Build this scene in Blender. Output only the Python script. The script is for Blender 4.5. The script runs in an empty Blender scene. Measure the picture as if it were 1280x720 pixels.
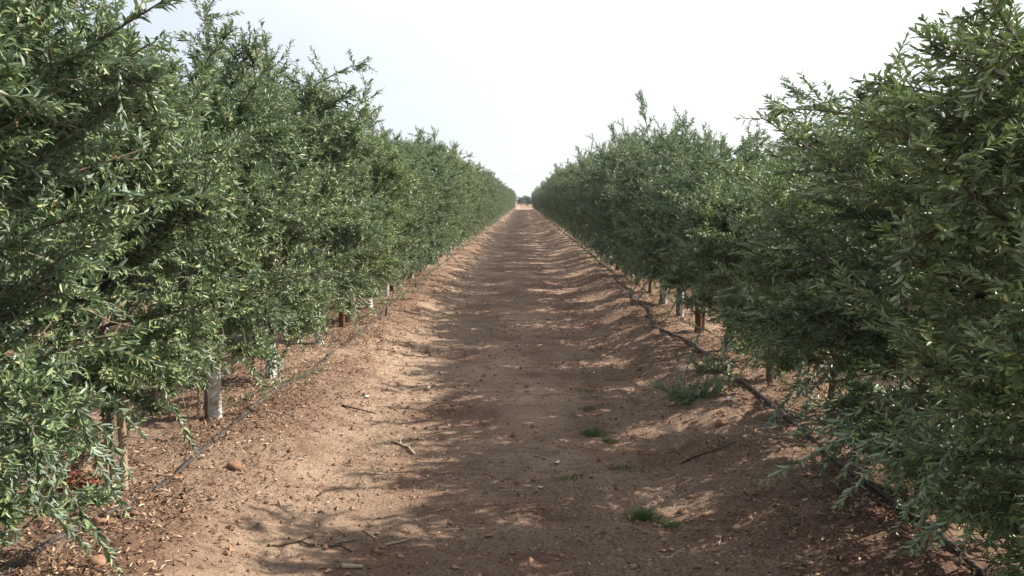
import bpy, math, random
import numpy as np

R = math.radians
rng = np.random.default_rng(7)
random.seed(7)
scene = bpy.context.scene
col = scene.collection

# ------------------------------------------------------------------ settings
CAM_H = 1.5
LX, RX = -1.95, 1.83            # the two tree rows beside the track
SUN_AZ, SUN_EL = 77.0, 37.0     # degrees from +Y towards +X, above the horizon

# ------------------------------------------------------------------ noise / ground height
_P = np.random.default_rng(3).random((256, 256))

def vnoise(x, y):
    x = np.asarray(x, float); y = np.asarray(y, float)
    xi = np.floor(x).astype(np.int64); yi = np.floor(y).astype(np.int64)
    fx = x - xi; fy = y - yi
    fx = fx * fx * (3 - 2 * fx); fy = fy * fy * (3 - 2 * fy)
    a = _P[xi & 255, yi & 255]; b = _P[(xi + 1) & 255, yi & 255]
    c = _P[xi & 255, (yi + 1) & 255]; d = _P[(xi + 1) & 255, (yi + 1) & 255]
    return (a * (1 - fx) + b * fx) * (1 - fy) + (c * (1 - fx) + d * fx) * fy - 0.5

def sstep(a, b, t):
    t = np.clip((t - a) / (b - a), 0, 1)
    return t * t * (3 - 2 * t)

def ground_z(x, y):
    x = np.asarray(x, float); y = np.asarray(y, float)
    wob = 0.16 * vnoise(x * 0 + 3.3, y * 0.45) + 0.1 * vnoise(x * 0 + 9.3, y * 1.3)
    u = np.full(np.broadcast(x, y).shape, 9.0)
    for r in (LX - 7.7, LX - 3.85, LX, RX, RX + 3.85, RX + 7.7):
        u = np.minimum(u, np.abs(x + wob - r))
    orch = (1 - sstep(139, 141, y)) * (np.abs(x) < 14)
    bank = 1 - sstep(0.32, 1.02, u)
    z = 0.15 * bank * orch
    # sunken wheel tracks in the middle of the alley
    z = z - 0.018 * np.exp(-((x - 0.55) / 0.22) ** 2) - 0.014 * np.exp(-((x + 0.62) / 0.24) ** 2)
    z = z + 0.03 * vnoise(x * 0.9, y * 0.9)
    z = z + 0.03 * vnoise(x * 0.7 + 31, y * 2.3 + 11) * (1 - 0.4 * bank)      # ripples across the track
    z = z + 0.022 * vnoise(x * 4.1 + 5, y * 5.2)
    z = z + 0.020 * vnoise(x * 11.3, y * 11.9 + 7)
    z = z + 0.017 * vnoise(x * 23.1 + 17, y * 21.3) * (0.6 + 0.6 * bank)
    return z

def gz(x, y):
    return float(ground_z(np.array([x]), np.array([y]))[0])

# ------------------------------------------------------------------ materials
def new_mat(name):
    m = bpy.data.materials.new(name); m.use_nodes = True
    nt = m.node_tree
    for n in list(nt.nodes): nt.nodes.remove(n)
    out = nt.nodes.new('ShaderNodeOutputMaterial')
    return m, nt, out

def N(nt, t, **kw):
    n = nt.nodes.new(t)
    for k, v in kw.items():
        if k in n.inputs: n.inputs[k].default_value = v
        else: setattr(n, k, v)
    return n

def ramp(nt, stops, interp='LINEAR'):
    n = nt.nodes.new('ShaderNodeValToRGB')
    cr = n.color_ramp; cr.interpolation = interp
    while len(cr.elements) < len(stops): cr.elements.new(0.5)
    for e, (p, c) in zip(cr.elements, stops):
        e.position = p; e.color = (*c, 1)
    return n

def mix(nt, a, b, fac, mode='MIX'):
    n = nt.nodes.new('ShaderNodeMix'); n.data_type = 'RGBA'; n.blend_type = mode
    for sock, v in ((n.inputs['Factor'], fac), (n.inputs['A'], a), (n.inputs['B'], b)):
        if isinstance(v, bpy.types.NodeSocket): nt.links.new(v, sock)
        elif isinstance(v, (tuple, list)): sock.default_value = (*v, 1) if len(v) == 3 else v
        else: sock.default_value = v
    return n.outputs['Result']

def leaf_material(name, top_stops, back, translucent=0.3):
    m, nt, out = new_mat(name); L = nt.links.new
    geo = N(nt, 'ShaderNodeNewGeometry')
    r1 = ramp(nt, top_stops)
    L(geo.outputs['Random Per Island'], r1.inputs[0])
    info = N(nt, 'ShaderNodeObjectInfo')
    tone = ramp(nt, [(0, (0.82, 0.90, 0.90)), (0.5, (0.96, 1, 0.98)), (1, (1.14, 1.14, 0.98))])
    L(info.outputs['Random'], tone.inputs[0])
    topc = mix(nt, r1.outputs[0], tone.outputs[0], 1.0, 'MULTIPLY')
    backc = mix(nt, back, tone.outputs[0], 1.0, 'MULTIPLY')
    c = mix(nt, topc, backc, geo.outputs['Backfacing'])
    p = N(nt, 'ShaderNodeBsdfPrincipled', Roughness=0.45)
    p.inputs['Specular IOR Level'].default_value = 0.42
    L(c, p.inputs['Base Color'])
    t = N(nt, 'ShaderNodeBsdfTranslucent')
    tc = mix(nt, c, (1.05, 1.45, 0.65), 1.0, 'MULTIPLY')
    L(tc, t.inputs['Color'])
    ms = N(nt, 'ShaderNodeMixShader', Fac=translucent)
    L(p.outputs[0], ms.inputs[1]); L(t.outputs[0], ms.inputs[2])
    L(ms.outputs[0], out.inputs[0])
    return m

M = {}
M['leaf'] = leaf_material('olive_leaf', [
    (0.0, (0.056, 0.088, 0.042)), (0.35, (0.110, 0.158, 0.076)), (0.7, (0.192, 0.254, 0.114)),
    (0.93, (0.275, 0.325, 0.140)), (0.985, (0.34, 0.32, 0.15)), (1.0, (0.28, 0.20, 0.11))], (0.262, 0.312, 0.232), 0.08)
M['weed'] = leaf_material('weed_leaf', [
    (0.0, (0.11, 0.145, 0.08)), (0.6, (0.18, 0.22, 0.13)), (1.0, (0.27, 0.28, 0.18))], (0.27, 0.30, 0.23))
M['grass'] = leaf_material('grass_blade', [
    (0.0, (0.075, 0.11, 0.045)), (0.55, (0.15, 0.19, 0.08)), (0.8, (0.22, 0.21, 0.10)), (1.0, (0.34, 0.28, 0.17))], (0.12, 0.15, 0.07))
M['far_leaf'] = leaf_material('far_leaf', [
    (0.0, (0.03, 0.05, 0.025)), (1.0, (0.07, 0.10, 0.045))], (0.09, 0.11, 0.07))

def noise_mat(name, stops, scale=30, rough=0.85, bump=0.3, detail=6, stretch=(1, 1, 1), bump_dist=0.004, island=0.0):
    m, nt, out = new_mat(name); L = nt.links.new
    tc = N(nt, 'ShaderNodeTexCoord')
    mp = N(nt, 'ShaderNodeMapping'); mp.inputs['Scale'].default_value = stretch
    L(tc.outputs['Object'], mp.inputs[0])
    nz = N(nt, 'ShaderNodeTexNoise', Scale=scale, Detail=detail, Roughness=0.65)
    L(mp.outputs[0], nz.inputs['Vector'])
    rp = ramp(nt, stops)
    if island > 0:
        geo = N(nt, 'ShaderNodeNewGeometry')
        mm = N(nt, 'ShaderNodeMix'); mm.inputs[0].default_value = island
        L(nz.outputs['Fac'], mm.inputs[2]); L(geo.outputs['Random Per Island'], mm.inputs[3])
        L(mm.outputs[0], rp.inputs[0])
    else:
        L(nz.outputs['Fac'], rp.inputs[0])
    p = N(nt, 'ShaderNodeBsdfPrincipled', Roughness=rough)
    p.inputs['Specular IOR Level'].default_value = 0.25
    L(rp.outputs[0], p.inputs['Base Color'])
    if bump:
        b = N(nt, 'ShaderNodeBump', Strength=bump, Distance=bump_dist)
        L(nz.outputs['Fac'], b.inputs['Height']); L(b.outputs[0], p.inputs['Normal'])
    L(p.outputs[0], out.inputs[0])
    return m

M['bark'] = noise_mat('olive_bark', [(0.3, (0.055, 0.042, 0.032)), (0.55, (0.15, 0.115, 0.085)), (0.8, (0.26, 0.21, 0.16))], 40, stretch=(1, 1, 0.25))
M['twig'] = noise_mat('olive_twig', [(0.3, (0.10, 0.085, 0.06)), (0.7, (0.22, 0.18, 0.125))], 20, bump=0)
M['tan_wood'] = noise_mat('weathered_tan_wood', [(0.3, (0.20, 0.15, 0.10)), (0.6, (0.36, 0.28, 0.19)), (0.8, (0.46, 0.37, 0.26))], 60, stretch=(1, 1, 0.08))
M['dark_wood'] = noise_mat('brown_wood', [(0.3, (0.06, 0.032, 0.018)), (0.6, (0.13, 0.07, 0.04)), (0.85, (0.2, 0.12, 0.07))], 50, stretch=(1, 1, 0.08))
M['cane'] = noise_mat('cane', [(0.3, (0.16, 0.12, 0.085)), (0.7, (0.30, 0.24, 0.17))], 50, stretch=(1, 1, 0.1), bump=0.1)
M['guard'] = noise_mat('weathered_white_plastic', [(0.32, (0.20, 0.18, 0.14)), (0.47, (0.42, 0.41, 0.37)), (0.66, (0.68, 0.68, 0.64))], 12, rough=0.55, bump=0.15)
M['torn_guard'] = noise_mat('peeling_white_plastic', [(0.40, (0.09, 0.075, 0.06)), (0.47, (0.55, 0.54, 0.50)), (0.6, (0.80, 0.80, 0.77))], 17, rough=0.6, bump=0.3)
M['hose'] = noise_mat('dusty_black_hose', [(0.35, (0.030, 0.027, 0.028)), (0.55, (0.07, 0.058, 0.053)), (0.72, (0.20, 0.14, 0.10))], 14, rough=0.5, bump=0.1)
M['peg'] = noise_mat('black_peg', [(0.3, (0.02, 0.018, 0.018)), (0.8, (0.05, 0.04, 0.035))], 40, rough=0.6, bump=0.1)
M['stone'] = noise_mat('red_clay_stone', [(0.3, (0.15, 0.085, 0.055)), (0.6, (0.27, 0.165, 0.11)), (0.85, (0.36, 0.25, 0.18))], 35, bump=0.6)
M['litter'] = noise_mat('dry_litter', [(0.1, (0.045, 0.026, 0.018)), (0.34, (0.11, 0.064, 0.042)), (0.56, (0.22, 0.135, 0.085)), (0.78, (0.38, 0.27, 0.175)), (0.92, (0.50, 0.40, 0.28)), (1.0, (0.60, 0.53, 0.42))], 2.0, bump=0, island=0.92)
M['clod'] = noise_mat('soil_clod', [(0.1, (0.12, 0.066, 0.042)), (0.5, (0.24, 0.142, 0.092)), (0.9, (0.34, 0.22, 0.15))], 30, bump=0.5, island=0.6)
M['straw'] = noise_mat('pale_dry_stick', [(0.3, (0.28, 0.22, 0.15)), (0.7, (0.50, 0.42, 0.31))], 40, stretch=(1, 1, 1), bump=0.2)
M['dark_stick'] = noise_mat('dark_dry_stick', [(0.3, (0.05, 0.033, 0.024)), (0.7, (0.14, 0.095, 0.066))], 40, bump=0.3)
M['pale'] = noise_mat('bleached_scrap', [(0.3, (0.5, 0.46, 0.40)), (0.7, (0.75, 0.71, 0.64))], 40, bump=0.1)
M['redleaf'] = noise_mat('red_dry_leaf', [(0.1, (0.13, 0.05, 0.03)), (0.6, (0.30, 0.12, 0.07)), (1.0, (0.45, 0.24, 0.15))], 5, bump=0, island=0.9)
M['pole'] = noise_mat('grey_utility_wood', [(0.3, (0.16, 0.14, 0.12)), (0.7, (0.3, 0.27, 0.24))], 8, stretch=(1, 1, 0.1), bump=0.1)
M['wire'] = noise_mat('aluminium_wire', [(0.3, (0.35, 0.36, 0.38)), (0.7, (0.45, 0.46, 0.48))], 3, bump=0, rough=0.5)
M['gravel'] = noise_mat('pale_gravel', [(0.3, (0.33, 0.27, 0.21)), (0.7, (0.45, 0.38, 0.31))], 3, bump=0.2)

def soil_material():
    m, nt, out = new_mat('red_orchard_soil'); L = nt.links.new
    tc = N(nt, 'ShaderNodeTexCoord')
    def nz(scale, detail=5, rough=0.6, st=(1, 1, 1), off=(0, 0, 0)):
        mp = N(nt, 'ShaderNodeMapping'); mp.inputs['Scale'].default_value = st; mp.inputs['Location'].default_value = off
        L(tc.outputs['Object'], mp.inputs[0])
        n = N(nt, 'ShaderNodeTexNoise', Scale=scale, Detail=detail, Roughness=rough)
        L(mp.outputs[0], n.inputs['Vector'])
        return n.outputs['Fac']
    fine = nz(60, 8, 0.75)
    base = ramp(nt, [(0.28, (0.080, 0.054, 0.041)), (0.42, (0.192, 0.133, 0.099)), (0.54, (0.308, 0.219, 0.161)), (0.75, (0.445, 0.335, 0.252))])
    L(fine, base.inputs[0])
    # reddish damp patches and pale dusty patches of their own shapes
    big = nz(1.1, 4, 0.6, (1, 1, 1))
    redm = ramp(nt, [(0.46, (0, 0, 0)), (0.60, (1, 1, 1))]); L(big, redm.inputs[0])
    c = mix(nt, base.outputs[0], (0.80, 0.72, 0.70), 0.0, 'MULTIPLY')
    n1 = c.node; L(redm.outputs[0], n1.inputs['Factor'])
    dust = nz(0.8, 6, 0.65, (1, 0.5, 1), (7, 3, 0))
    dm = ramp(nt, [(0.48, (0, 0, 0)), (0.66, (0.8, 0.8, 0.8))]); L(dust, dm.inputs[0])
    c2 = mix(nt, c, (0.45, 0.325, 0.235), 0.0)
    L(dm.outputs[0], c2.node.inputs['Factor'])
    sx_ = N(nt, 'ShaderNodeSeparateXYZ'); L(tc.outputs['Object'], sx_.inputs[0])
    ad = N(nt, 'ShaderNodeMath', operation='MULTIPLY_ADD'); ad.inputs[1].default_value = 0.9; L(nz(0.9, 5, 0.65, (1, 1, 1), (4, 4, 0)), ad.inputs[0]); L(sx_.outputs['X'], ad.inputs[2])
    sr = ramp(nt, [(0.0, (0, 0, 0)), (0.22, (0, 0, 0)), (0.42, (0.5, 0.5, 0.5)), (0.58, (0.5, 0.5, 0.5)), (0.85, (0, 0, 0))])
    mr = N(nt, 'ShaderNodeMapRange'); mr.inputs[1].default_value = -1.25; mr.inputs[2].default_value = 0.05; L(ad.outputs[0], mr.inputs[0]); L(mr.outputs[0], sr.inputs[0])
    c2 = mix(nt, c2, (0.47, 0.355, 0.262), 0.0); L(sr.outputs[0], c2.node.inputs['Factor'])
    # tangled remains of dead weeds: dark reddish mottles drawn out across the track
    dead = nz(3.2, 9, 0.78, (0.7, 1.5, 1), (2, 9, 0))
    dd_ = ramp(nt, [(0.50, (0, 0, 0)), (0.62, (0.7, 0.7, 0.7))]); L(dead, dd_.inputs[0])
    c2 = mix(nt, c2, (0.145, 0.088, 0.068), 0.0); L(dd_.outputs[0], c2.node.inputs['Factor'])
    # dark crumbs of mulch
    v = N(nt, 'ShaderNodeTexVoronoi', Scale=70); L(tc.outputs['Object'], v.inputs['Vector'])
    crumb = ramp(nt, [(0.12, (1, 1, 1)), (0.30, (0, 0, 0))]); L(v.outputs['Distance'], crumb.inputs[0])
    msk = ramp(nt, [(0.36, (0, 0, 0)), (0.56, (0.85, 0.85, 0.85))]); L(nz(5, 5, 0.7), msk.inputs[0])
    cm = N(nt, 'ShaderNodeMath', operation='MULTIPLY')
    L(crumb.outputs[0], cm.inputs[0]); L(msk.outputs[0], cm.inputs[1])
    c3 = mix(nt, c2, (0.085, 0.048, 0.034), 0.0); L(cm.outputs[0], c3.node.inputs['Factor'])
    # pale specks of dry stalk and grit
    v2 = N(nt, 'ShaderNodeTexVoronoi', Scale=115); L(tc.outputs['Object'], v2.inputs['Vector'])
    sp = ramp(nt, [(0.10, (0.8, 0.8, 0.8)), (0.22, (0, 0, 0))]); L(v2.outputs['Distance'], sp.inputs[0])
    sm = ramp(nt, [(0.42, (0, 0, 0)), (0.6, (1, 1, 1))]); L(nz(4, 5, 0.7, (1, 1, 1), (11, 5, 0)), sm.inputs[0])
    cm2 = N(nt, 'ShaderNodeMath', operation='MULTIPLY'); L(sp.outputs[0], cm2.inputs[0]); L(sm.outputs[0], cm2.inputs[1])
    c3 = mix(nt, c3, (0.50, 0.42, 0.33), 0.0); L(cm2.outputs[0], c3.node.inputs['Factor'])
    p = N(nt, 'ShaderNodeBsdfPrincipled', Roughness=0.95)
    p.inputs['Specular IOR Level'].default_value = 0.077
    L(c3, p.inputs['Base Color'])
    b1 = N(nt, 'ShaderNodeBump', Strength=1.0, Distance=0.022); L(fine, b1.inputs['Height'])
    b2 = N(nt, 'ShaderNodeBump', Strength=0.5, Distance=0.03); L(nz(14, 6, 0.7), b2.inputs['Height'])
    L(b1.outputs[0], b2.inputs['Normal']); L(b2.outputs[0], p.inputs['Normal'])
    L(p.outputs[0], out.inputs[0])
    return m
M['soil'] = soil_material()

# ------------------------------------------------------------------ mesh builder
class MB:
    """collects vertices and faces, with a material slot per face"""
    def __init__(s): s.v = []; s.f4 = []; s.m4 = []; s.f3 = []; s.m3 = []; s.n = 0
    def add(s, v, f4=None, f3=None, mat=0):
        v = np.asarray(v, float).reshape(-1, 3)
        s.v.append(v)
        if f4 is not None and len(f4):
            f = np.asarray(f4, np.int64) + s.n; s.f4.append(f); s.m4.append(np.full(len(f), mat))
        if f3 is not None and len(f3):
            f = np.asarray(f3, np.int64) + s.n; s.f3.append(f); s.m3.append(np.full(len(f), mat))
        s.n += len(v)
    def tube(s, pts, rad, k=6, mat=0, cap=True):
        pts = np.asarray(pts, float); n = len(pts)
        rad = np.broadcast_to(np.asarray(rad, float), (n,))
        d = np.gradient(pts, axis=0); d /= np.linalg.norm(d, axis=1)[:, None] + 1e-12
        ref = np.where(np.abs(d[:, 2:3]) > 0.9, np.array([[1., 0, 0]]), np.array([[0, 0, 1.]]))
        ref = np.repeat(ref[:1], n, 0) if np.linalg.norm(np.cross(d, ref[:1]), axis=1).min() > 0.2 else ref
        a = np.cross(d, ref); a /= np.linalg.norm(a, axis=1)[:, None] + 1e-12
        b = np.cross(d, a)
        th = np.arange(k) * 2 * math.pi / k
        ring = pts[:, None] + rad[:, None, None] * (np.cos(th)[None, :, None] * a[:, None] + np.sin(th)[None, :, None] * b[:, None])
        i = np.arange(n - 1)[:, None] * k; j = np.arange(k)[None]; j2 = (j + 1) % k
        f4 = np.stack([i + j, i + j2, i + k + j2, i + k + j], -1).reshape(-1, 4)
        v = ring.reshape(-1, 3); f3 = None
        if cap:
            v = np.vstack([v, pts[0], pts[-1]]); jj = np.arange(k); jn = (jj + 1) % k
            f3 = np.vstack([np.stack([jn, jj, np.full(k, n * k)], -1),
                            np.stack([(n - 1) * k + jj, (n - 1) * k + jn, np.full(k, n * k + 1)], -1)])
        s.add(v, f4, f3, mat)
    def mesh(s, name, mats, smooth=True):
        me = bpy.data.meshes.new(name)
        v = np.vstack(s.v).astype(np.float32)
        q = np.vstack(s.f4) if s.f4 else np.zeros((0, 4), np.int64)
        t = np.vstack(s.f3) if s.f3 else np.zeros((0, 3), np.int64)
        mi = np.concatenate((s.m4 if s.m4 else [np.zeros(0)]) + (s.m3 if s.m3 else [np.zeros(0)])).astype(np.int32)
        loops = np.concatenate([q.ravel(), t.ravel()]).astype(np.int32)
        tot = np.concatenate([np.full(len(q), 4), np.full(len(t), 3)]).astype(np.int32)
        start = np.concatenate([[0], np.cumsum(tot)[:-1]]).astype(np.int32)
        me.vertices.add(len(v)); me.vertices.foreach_set('co', v.ravel())
        me.loops.add(len(loops)); me.loops.foreach_set('vertex_index', loops)
        me.polygons.add(len(tot)); me.polygons.foreach_set('loop_start', start); me.polygons.foreach_set('loop_total', tot)
        me.polygons.foreach_set('material_index', mi)
        me.polygons.foreach_set('use_smooth', np.full(len(tot), smooth))
        for m in mats: me.materials.append(M[m])
        me.update(calc_edges=True); me.validate()
        return me

def link(name, me, parent=None, loc=(0, 0, 0)):
    o = bpy.data.objects.new(name, me); col.objects.link(o); o.location = loc
    if parent: o.parent = parent
    return o

def tag(o, label, cat, group=None, kind=None):
    o['label'] = label; o['category'] = cat
    if group: o['group'] = group
    if kind: o['kind'] = kind
    return o

# ------------------------------------------------------------------ leaves
def add_leaves(mb, P, D, Nn, Ln, Wd, mat=0, fold=0.16, droop=0.10):
    """P base, D direction, Nn upper-face normal (all n x 3), Ln length, Wd width: one six-point folded blade each"""
    n = len(P)
    D = D / (np.linalg.norm(D, axis=1)[:, None] + 1e-9)
    Nn = Nn - D * (D * Nn).sum(1)[:, None]; Nn /= np.linalg.norm(Nn, axis=1)[:, None] + 1e-9
    S = np.cross(D, Nn)
    L_ = Ln[:, None]; W_ = Wd[:, None]
    base = P; tip = P + D * L_ - Nn * droop * L_
    def side(t, w, sg):
        return P + D * L_ * t + S * sg * W_ * w + Nn * (fold * W_ - droop * L_ * t * t)
    v = np.stack([base, side(0.32, 0.46, 1), side(0.68, 0.40, 1), tip, side(0.68, 0.40, -1), side(0.32, 0.46, -1)], 1).reshape(-1, 3)
    i = np.arange(n)[:, None] * 6
    f = np.vstack([i + np.array([[0, 1, 2, 3]]), i + np.array([[0, 3, 4, 5]])])
    mb.add(v, f, mat=mat)

def polyline(r, p0, d0, length, n, up=0.0, jit=0.1):
    pts = [np.array(p0, float)]; d = np.array(d0, float); d /= np.linalg.norm(d)
    st = length / (n - 1)
    for _ in range(n - 1):
        d = d + r.normal(0, jit, 3) + np.array([0, 0, up]); d /= np.linalg.norm(d)
        pts.append(pts[-1] + d * st)
    return np.array(pts)

def interp(pts, t):
    n = len(pts) - 1; x = np.clip(t, 0, 0.9999) * n; i = x.astype(int); f = (x - i)[:, None]
    return pts[i] * (1 - f) + pts[i + 1] * f, (pts[i + 1] - pts[i]) / (np.linalg.norm(pts[i + 1] - pts[i], axis=1)[:, None] + 1e-9)

def leaves_on(mb, r, pts, length, spacing=0.0165, ln=(0.027, 0.052), t0=0.06, mat=0):
    n = max(2, int(length / spacing))
    t = np.linspace(t0, 1, n)
    p, d = interp(pts, t)
    ref = r.normal(0, 1, 3); a = np.cross(d, ref); a /= np.linalg.norm(a, axis=1)[:, None] + 1e-9
    b = np.cross(d, a)
    alt = (np.arange(n) % 2)[:, None]
    ax = np.where(alt == 0, a, b)
    P = np.vstack([p, p]); A = np.vstack([ax, -ax]); D0 = np.vstack([d, d])
    phi = r.uniform(0.35, 1.05, 2 * n)[:, None]
    A = A + r.normal(0, 0.25, A.shape)
    D = D0 * np.cos(phi) + A * np.sin(phi) + r.normal(0, 0.20, A.shape) + np.array([0, 0, -0.10])
    D /= np.linalg.norm(D, axis=1)[:, None] + 1e-9
    Nn = D0 + np.array([0, 0, 0.35]) + r.normal(0, 0.45, A.shape)
    tt = np.concatenate([t, t])
    Ln = r.uniform(*ln, 2 * n) * (1 - 0.35 * np.clip((tt - 0.75) / 0.25, 0, 1))
    Wd = Ln * r.uniform(0.25, 0.38, 2 * n)
    keep = r.random(2 * n) < 0.88
    add_leaves(mb, P[keep], D[keep], Nn[keep], Ln[keep], Wd[keep], mat)

# ------------------------------------------------------------------ olive trees of a hedgerow
def make_variant(seed, height, hw=0.60, hl=0.98, n_lat=70, shoots=30, n_top=18, skirt=0.2, sprigs=(), suckers=0):
    r = np.random.default_rng(seed)
    tr, cr = MB(), MB()
    n = 12; SK = skirt
    z = np.linspace(-0.12, height * 0.86, n)
    wx = np.cumsum(r.normal(0, 0.014, n)); wy = np.cumsum(r.normal(0, 0.016, n))
    wx -= wx[1]; wy -= wy[1]
    lead = np.stack([wx, wy, z], 1)
    rad = 0.023 * (1 - np.linspace(0, 1, n)) ** 0.8 + 0.006
    rad[0] = 0.034; rad[1] = 0.028
    tr.tube(lead, rad, 8, 0)
    tops = []; pts_all = []
    # lobes: directions where the crown is fuller or thinner
    la = r.uniform(0, 6.28, 3); lz = r.uniform(0, 6.28, 3)
    def env(az, zz):
        t = zz / height
        u_ = min(1, max(0, (t - 0.08) / 0.40)); prof = 0.52 + 0.50 * u_ * u_ * (3 - 2 * u_) if t < 0.6 else 1.02 - 1.3 * (t - 0.6) ** 1.35
        py_ = 0.5 + 0.5 * prof
        e = 1 / math.sqrt((math.cos(az) / (hw * prof)) ** 2 + (math.sin(az) / (hl * py_)) ** 2)
        lob = 1 + 0.10 * math.sin(2 * az + la[0] + 4 * t) + 0.11 * math.sin(3 * az + la[1] - 7 * t + lz[1])
        return max(0.16, e * lob)
    def shoot(p, d, length, sparse=1.0, up=0.05, rad0=0.0030):
        pts = polyline(r, p, d, length, 5, up, 0.10)
        tr.tube(pts, np.linspace(rad0, 0.0010, 5), 3, 1, cap=False)
        leaves_on(cr, r, pts, length, 0.0118 * sparse)
        return pts
    az = r.uniform(0, 6.28)
    for i in range(n_lat):
        az += 2.399 + r.normal(0, 0.35)
        z0 = skirt + 0.06 + (height * 0.86 - skirt - 0.06) * ((i + r.random()) / n_lat) ** 1.0
        p0, _ = interp(lead, np.array([(z0 + 0.12) / (height * 0.86 + 0.12)])); p0 = p0[0]
        el = r.uniform(0.25, 0.95) if z0 > 0.7 else r.uniform(-0.05, 0.5)
        reach = env(az, z0) * r.uniform(0.66, 1.0)
        d = np.array([math.cos(az) * math.cos(el), math.sin(az) * math.cos(el), math.sin(el)])
        ln = reach / max(0.45, math.cos(el))
        upv = r.uniform(-0.10, 0.06) if z0 > 0.7 else r.uniform(-0.14, -0.02)
        pts = polyline(r, p0, d, ln, 7, upv, 0.09)
        pts[:, 2] = np.maximum(pts[:, 2], skirt)
        tr.tube(pts, np.linspace(0.0085 * r.uniform(0.7, 1.2), 0.003, 7), 5, 0, cap=False)
        ns = int(shoots * r.uniform(0.75, 1.25) * (0.55 + 0.45 * ln / 0.7))
        for t in np.sort(r.uniform(0.18, 1, ns)):
            p, dd = interp(pts, np.array([t])); p = p[0]; dd = dd[0]
            out = np.array([p[0], p[1], 0]); out /= np.linalg.norm(out) + 1e-6
            dr = dd * r.uniform(0.2, 0.9) + out * r.uniform(0.1, 0.6) + r.normal(0, 0.65, 3)
            low = z0 < 0.75
            dr[2] += r.uniform(-0.75, 0.25) if low else r.uniform(-0.15, 0.7)
            l = r.uniform(0.12, 0.30)
            q = p + dr / np.linalg.norm(dr) * l
            a2 = math.atan2(q[1], q[0]); rr = math.hypot(q[0], q[1]); lim = env(a2, max(0.2, min(q[2], height))) * 1.12
            if rr > lim: l = max(0.09, l - (rr - lim))
            if q[2] < skirt + 0.04: l *= 0.6; dr[2] = abs(dr[2]) * 0.3
            shoot(p, dr, l, 1.0, r.uniform(-0.12, 0.12) if low else r.uniform(-0.05, 0.14))
            tops.append(q[2]); pts_all.append(p)
    high = [q for q in pts_all if 0.66 * height < q[2] < 0.9 * height]
    # upright water shoots over the top
    for i in range(n_top):
        p = high[r.integers(len(high))] if i > 3 else interp(lead, np.array([r.uniform(0.8, 1.0)]))[0][0]
        a = r.uniform(0, 6.28); e = r.uniform(0.6, 1.4)
        d = np.array([math.cos(a) * math.cos(e), 1.3 * math.sin(a) * math.cos(e), math.sin(e)])
        l = r.uniform(0.22, 0.5) if i > 1 else r.uniform(0.45, 0.75)
        pts = shoot(p, d, l, r.uniform(1.3, 2.1), r.uniform(-0.14, 0.10), 0.004)
        for t2 in r.uniform(0.25, 0.8, 4):
            q, dd = interp(pts, np.array([t2]))
            shoot(q[0], dd[0] + r.normal(0, 0.5, 3), r.uniform(0.1, 0.24), 1.2)
    # basal suckers and low hanging wands that close the skirt
    for i in range(suckers):
        a = r.uniform(0, 6.28); e = r.uniform(0.5, 1.3); q0 = r.uniform(0.0, 0.14)
        p = np.array([q0 * math.cos(a), q0 * 1.6 * math.sin(a), r.uniform(0.0, 0.25)])
        shoot(p, np.array([math.cos(a) * math.cos(e), 1.5 * math.sin(a) * math.cos(e), math.sin(e)]), r.uniform(0.35, 0.7), 1.15, -0.02, 0.004)
    for i in range(suckers * 2):
        a = r.uniform(0, 6.28); zz = r.uniform(0.45, 0.85); e_ = env(a, zz) * r.uniform(0.5, 1.0)
        p = np.array([e_ * math.cos(a), e_ * math.sin(a), zz])
        shoot(p, np.array([0.5 * math.cos(a), 0.5 * math.sin(a), -0.9]), r.uniform(0.25, zz - 0.16) if zz > 0.45 else 0.25, 1.0, -0.03)
    for p, d, l in sprigs:
        pts = shoot(np.array(p), np.array(d), l, 1.1, 0.02, 0.0045)
        for t2 in (0.3, 0.45, 0.6, 0.75):
            q, dd = interp(pts, np.array([t2]))
            shoot(q[0], dd[0] + r.normal(0, 0.45, 3), r.uniform(0.14, 0.26), 1.1)
    # bare dead twigs inside and at the skirt
    for i in range(18):
        t = r.uniform(0.15, 0.75); p, _ = interp(lead, np.array([t])); p = p[0]
        a = r.uniform(0, 6.28)
        pts = polyline(r, p, (math.cos(a), math.sin(a), r.uniform(-0.5, 0.4)), env(a, p[2]) * r.uniform(0.8, 1.15), 8, -0.03, 0.18)
        pts[:, 2] = np.maximum(pts[:, 2], 0.16)
        tr.tube(pts, np.linspace(0.006, 0.0018, 8), 4, 1, cap=False)
    h95 = float(np.percentile(tops, 97))
    return tr.mesh('olive_trunk', ['bark', 'twig']), cr.mesh('olive_crown', ['leaf'], smooth=False), h95

SUCK = [4, 13, 6, 3, 3, 26, 7, 5]
VAR = [make_variant(100 + i, 2.55, n_lat=92 if i in (1, 2) else 74, hw=[0.66, 0.72, 0.62, 0.68, 0.64, 0.70, 0.66, 0.63][i], suckers=SUCK[i], skirt=[0.33, 0.26, 0.32, 0.38, 0.33, 0.22, 0.34, 0.34][i]) for i in range(8)]

VAR.append(make_variant(131, 2.55, hw=0.66, skirt=0.26, n_top=8, suckers=22, sprigs=(((0.02, 0.05, 2.0), (0.04, 0.1, 1.0), 0.85), ((0.0, 0.04, 2.05), (-0.6, 0.1, 0.7), 0.36), ((0.06, 0.02, 2.0), (0.35, 0.1, 1.0), 0.6))))

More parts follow.
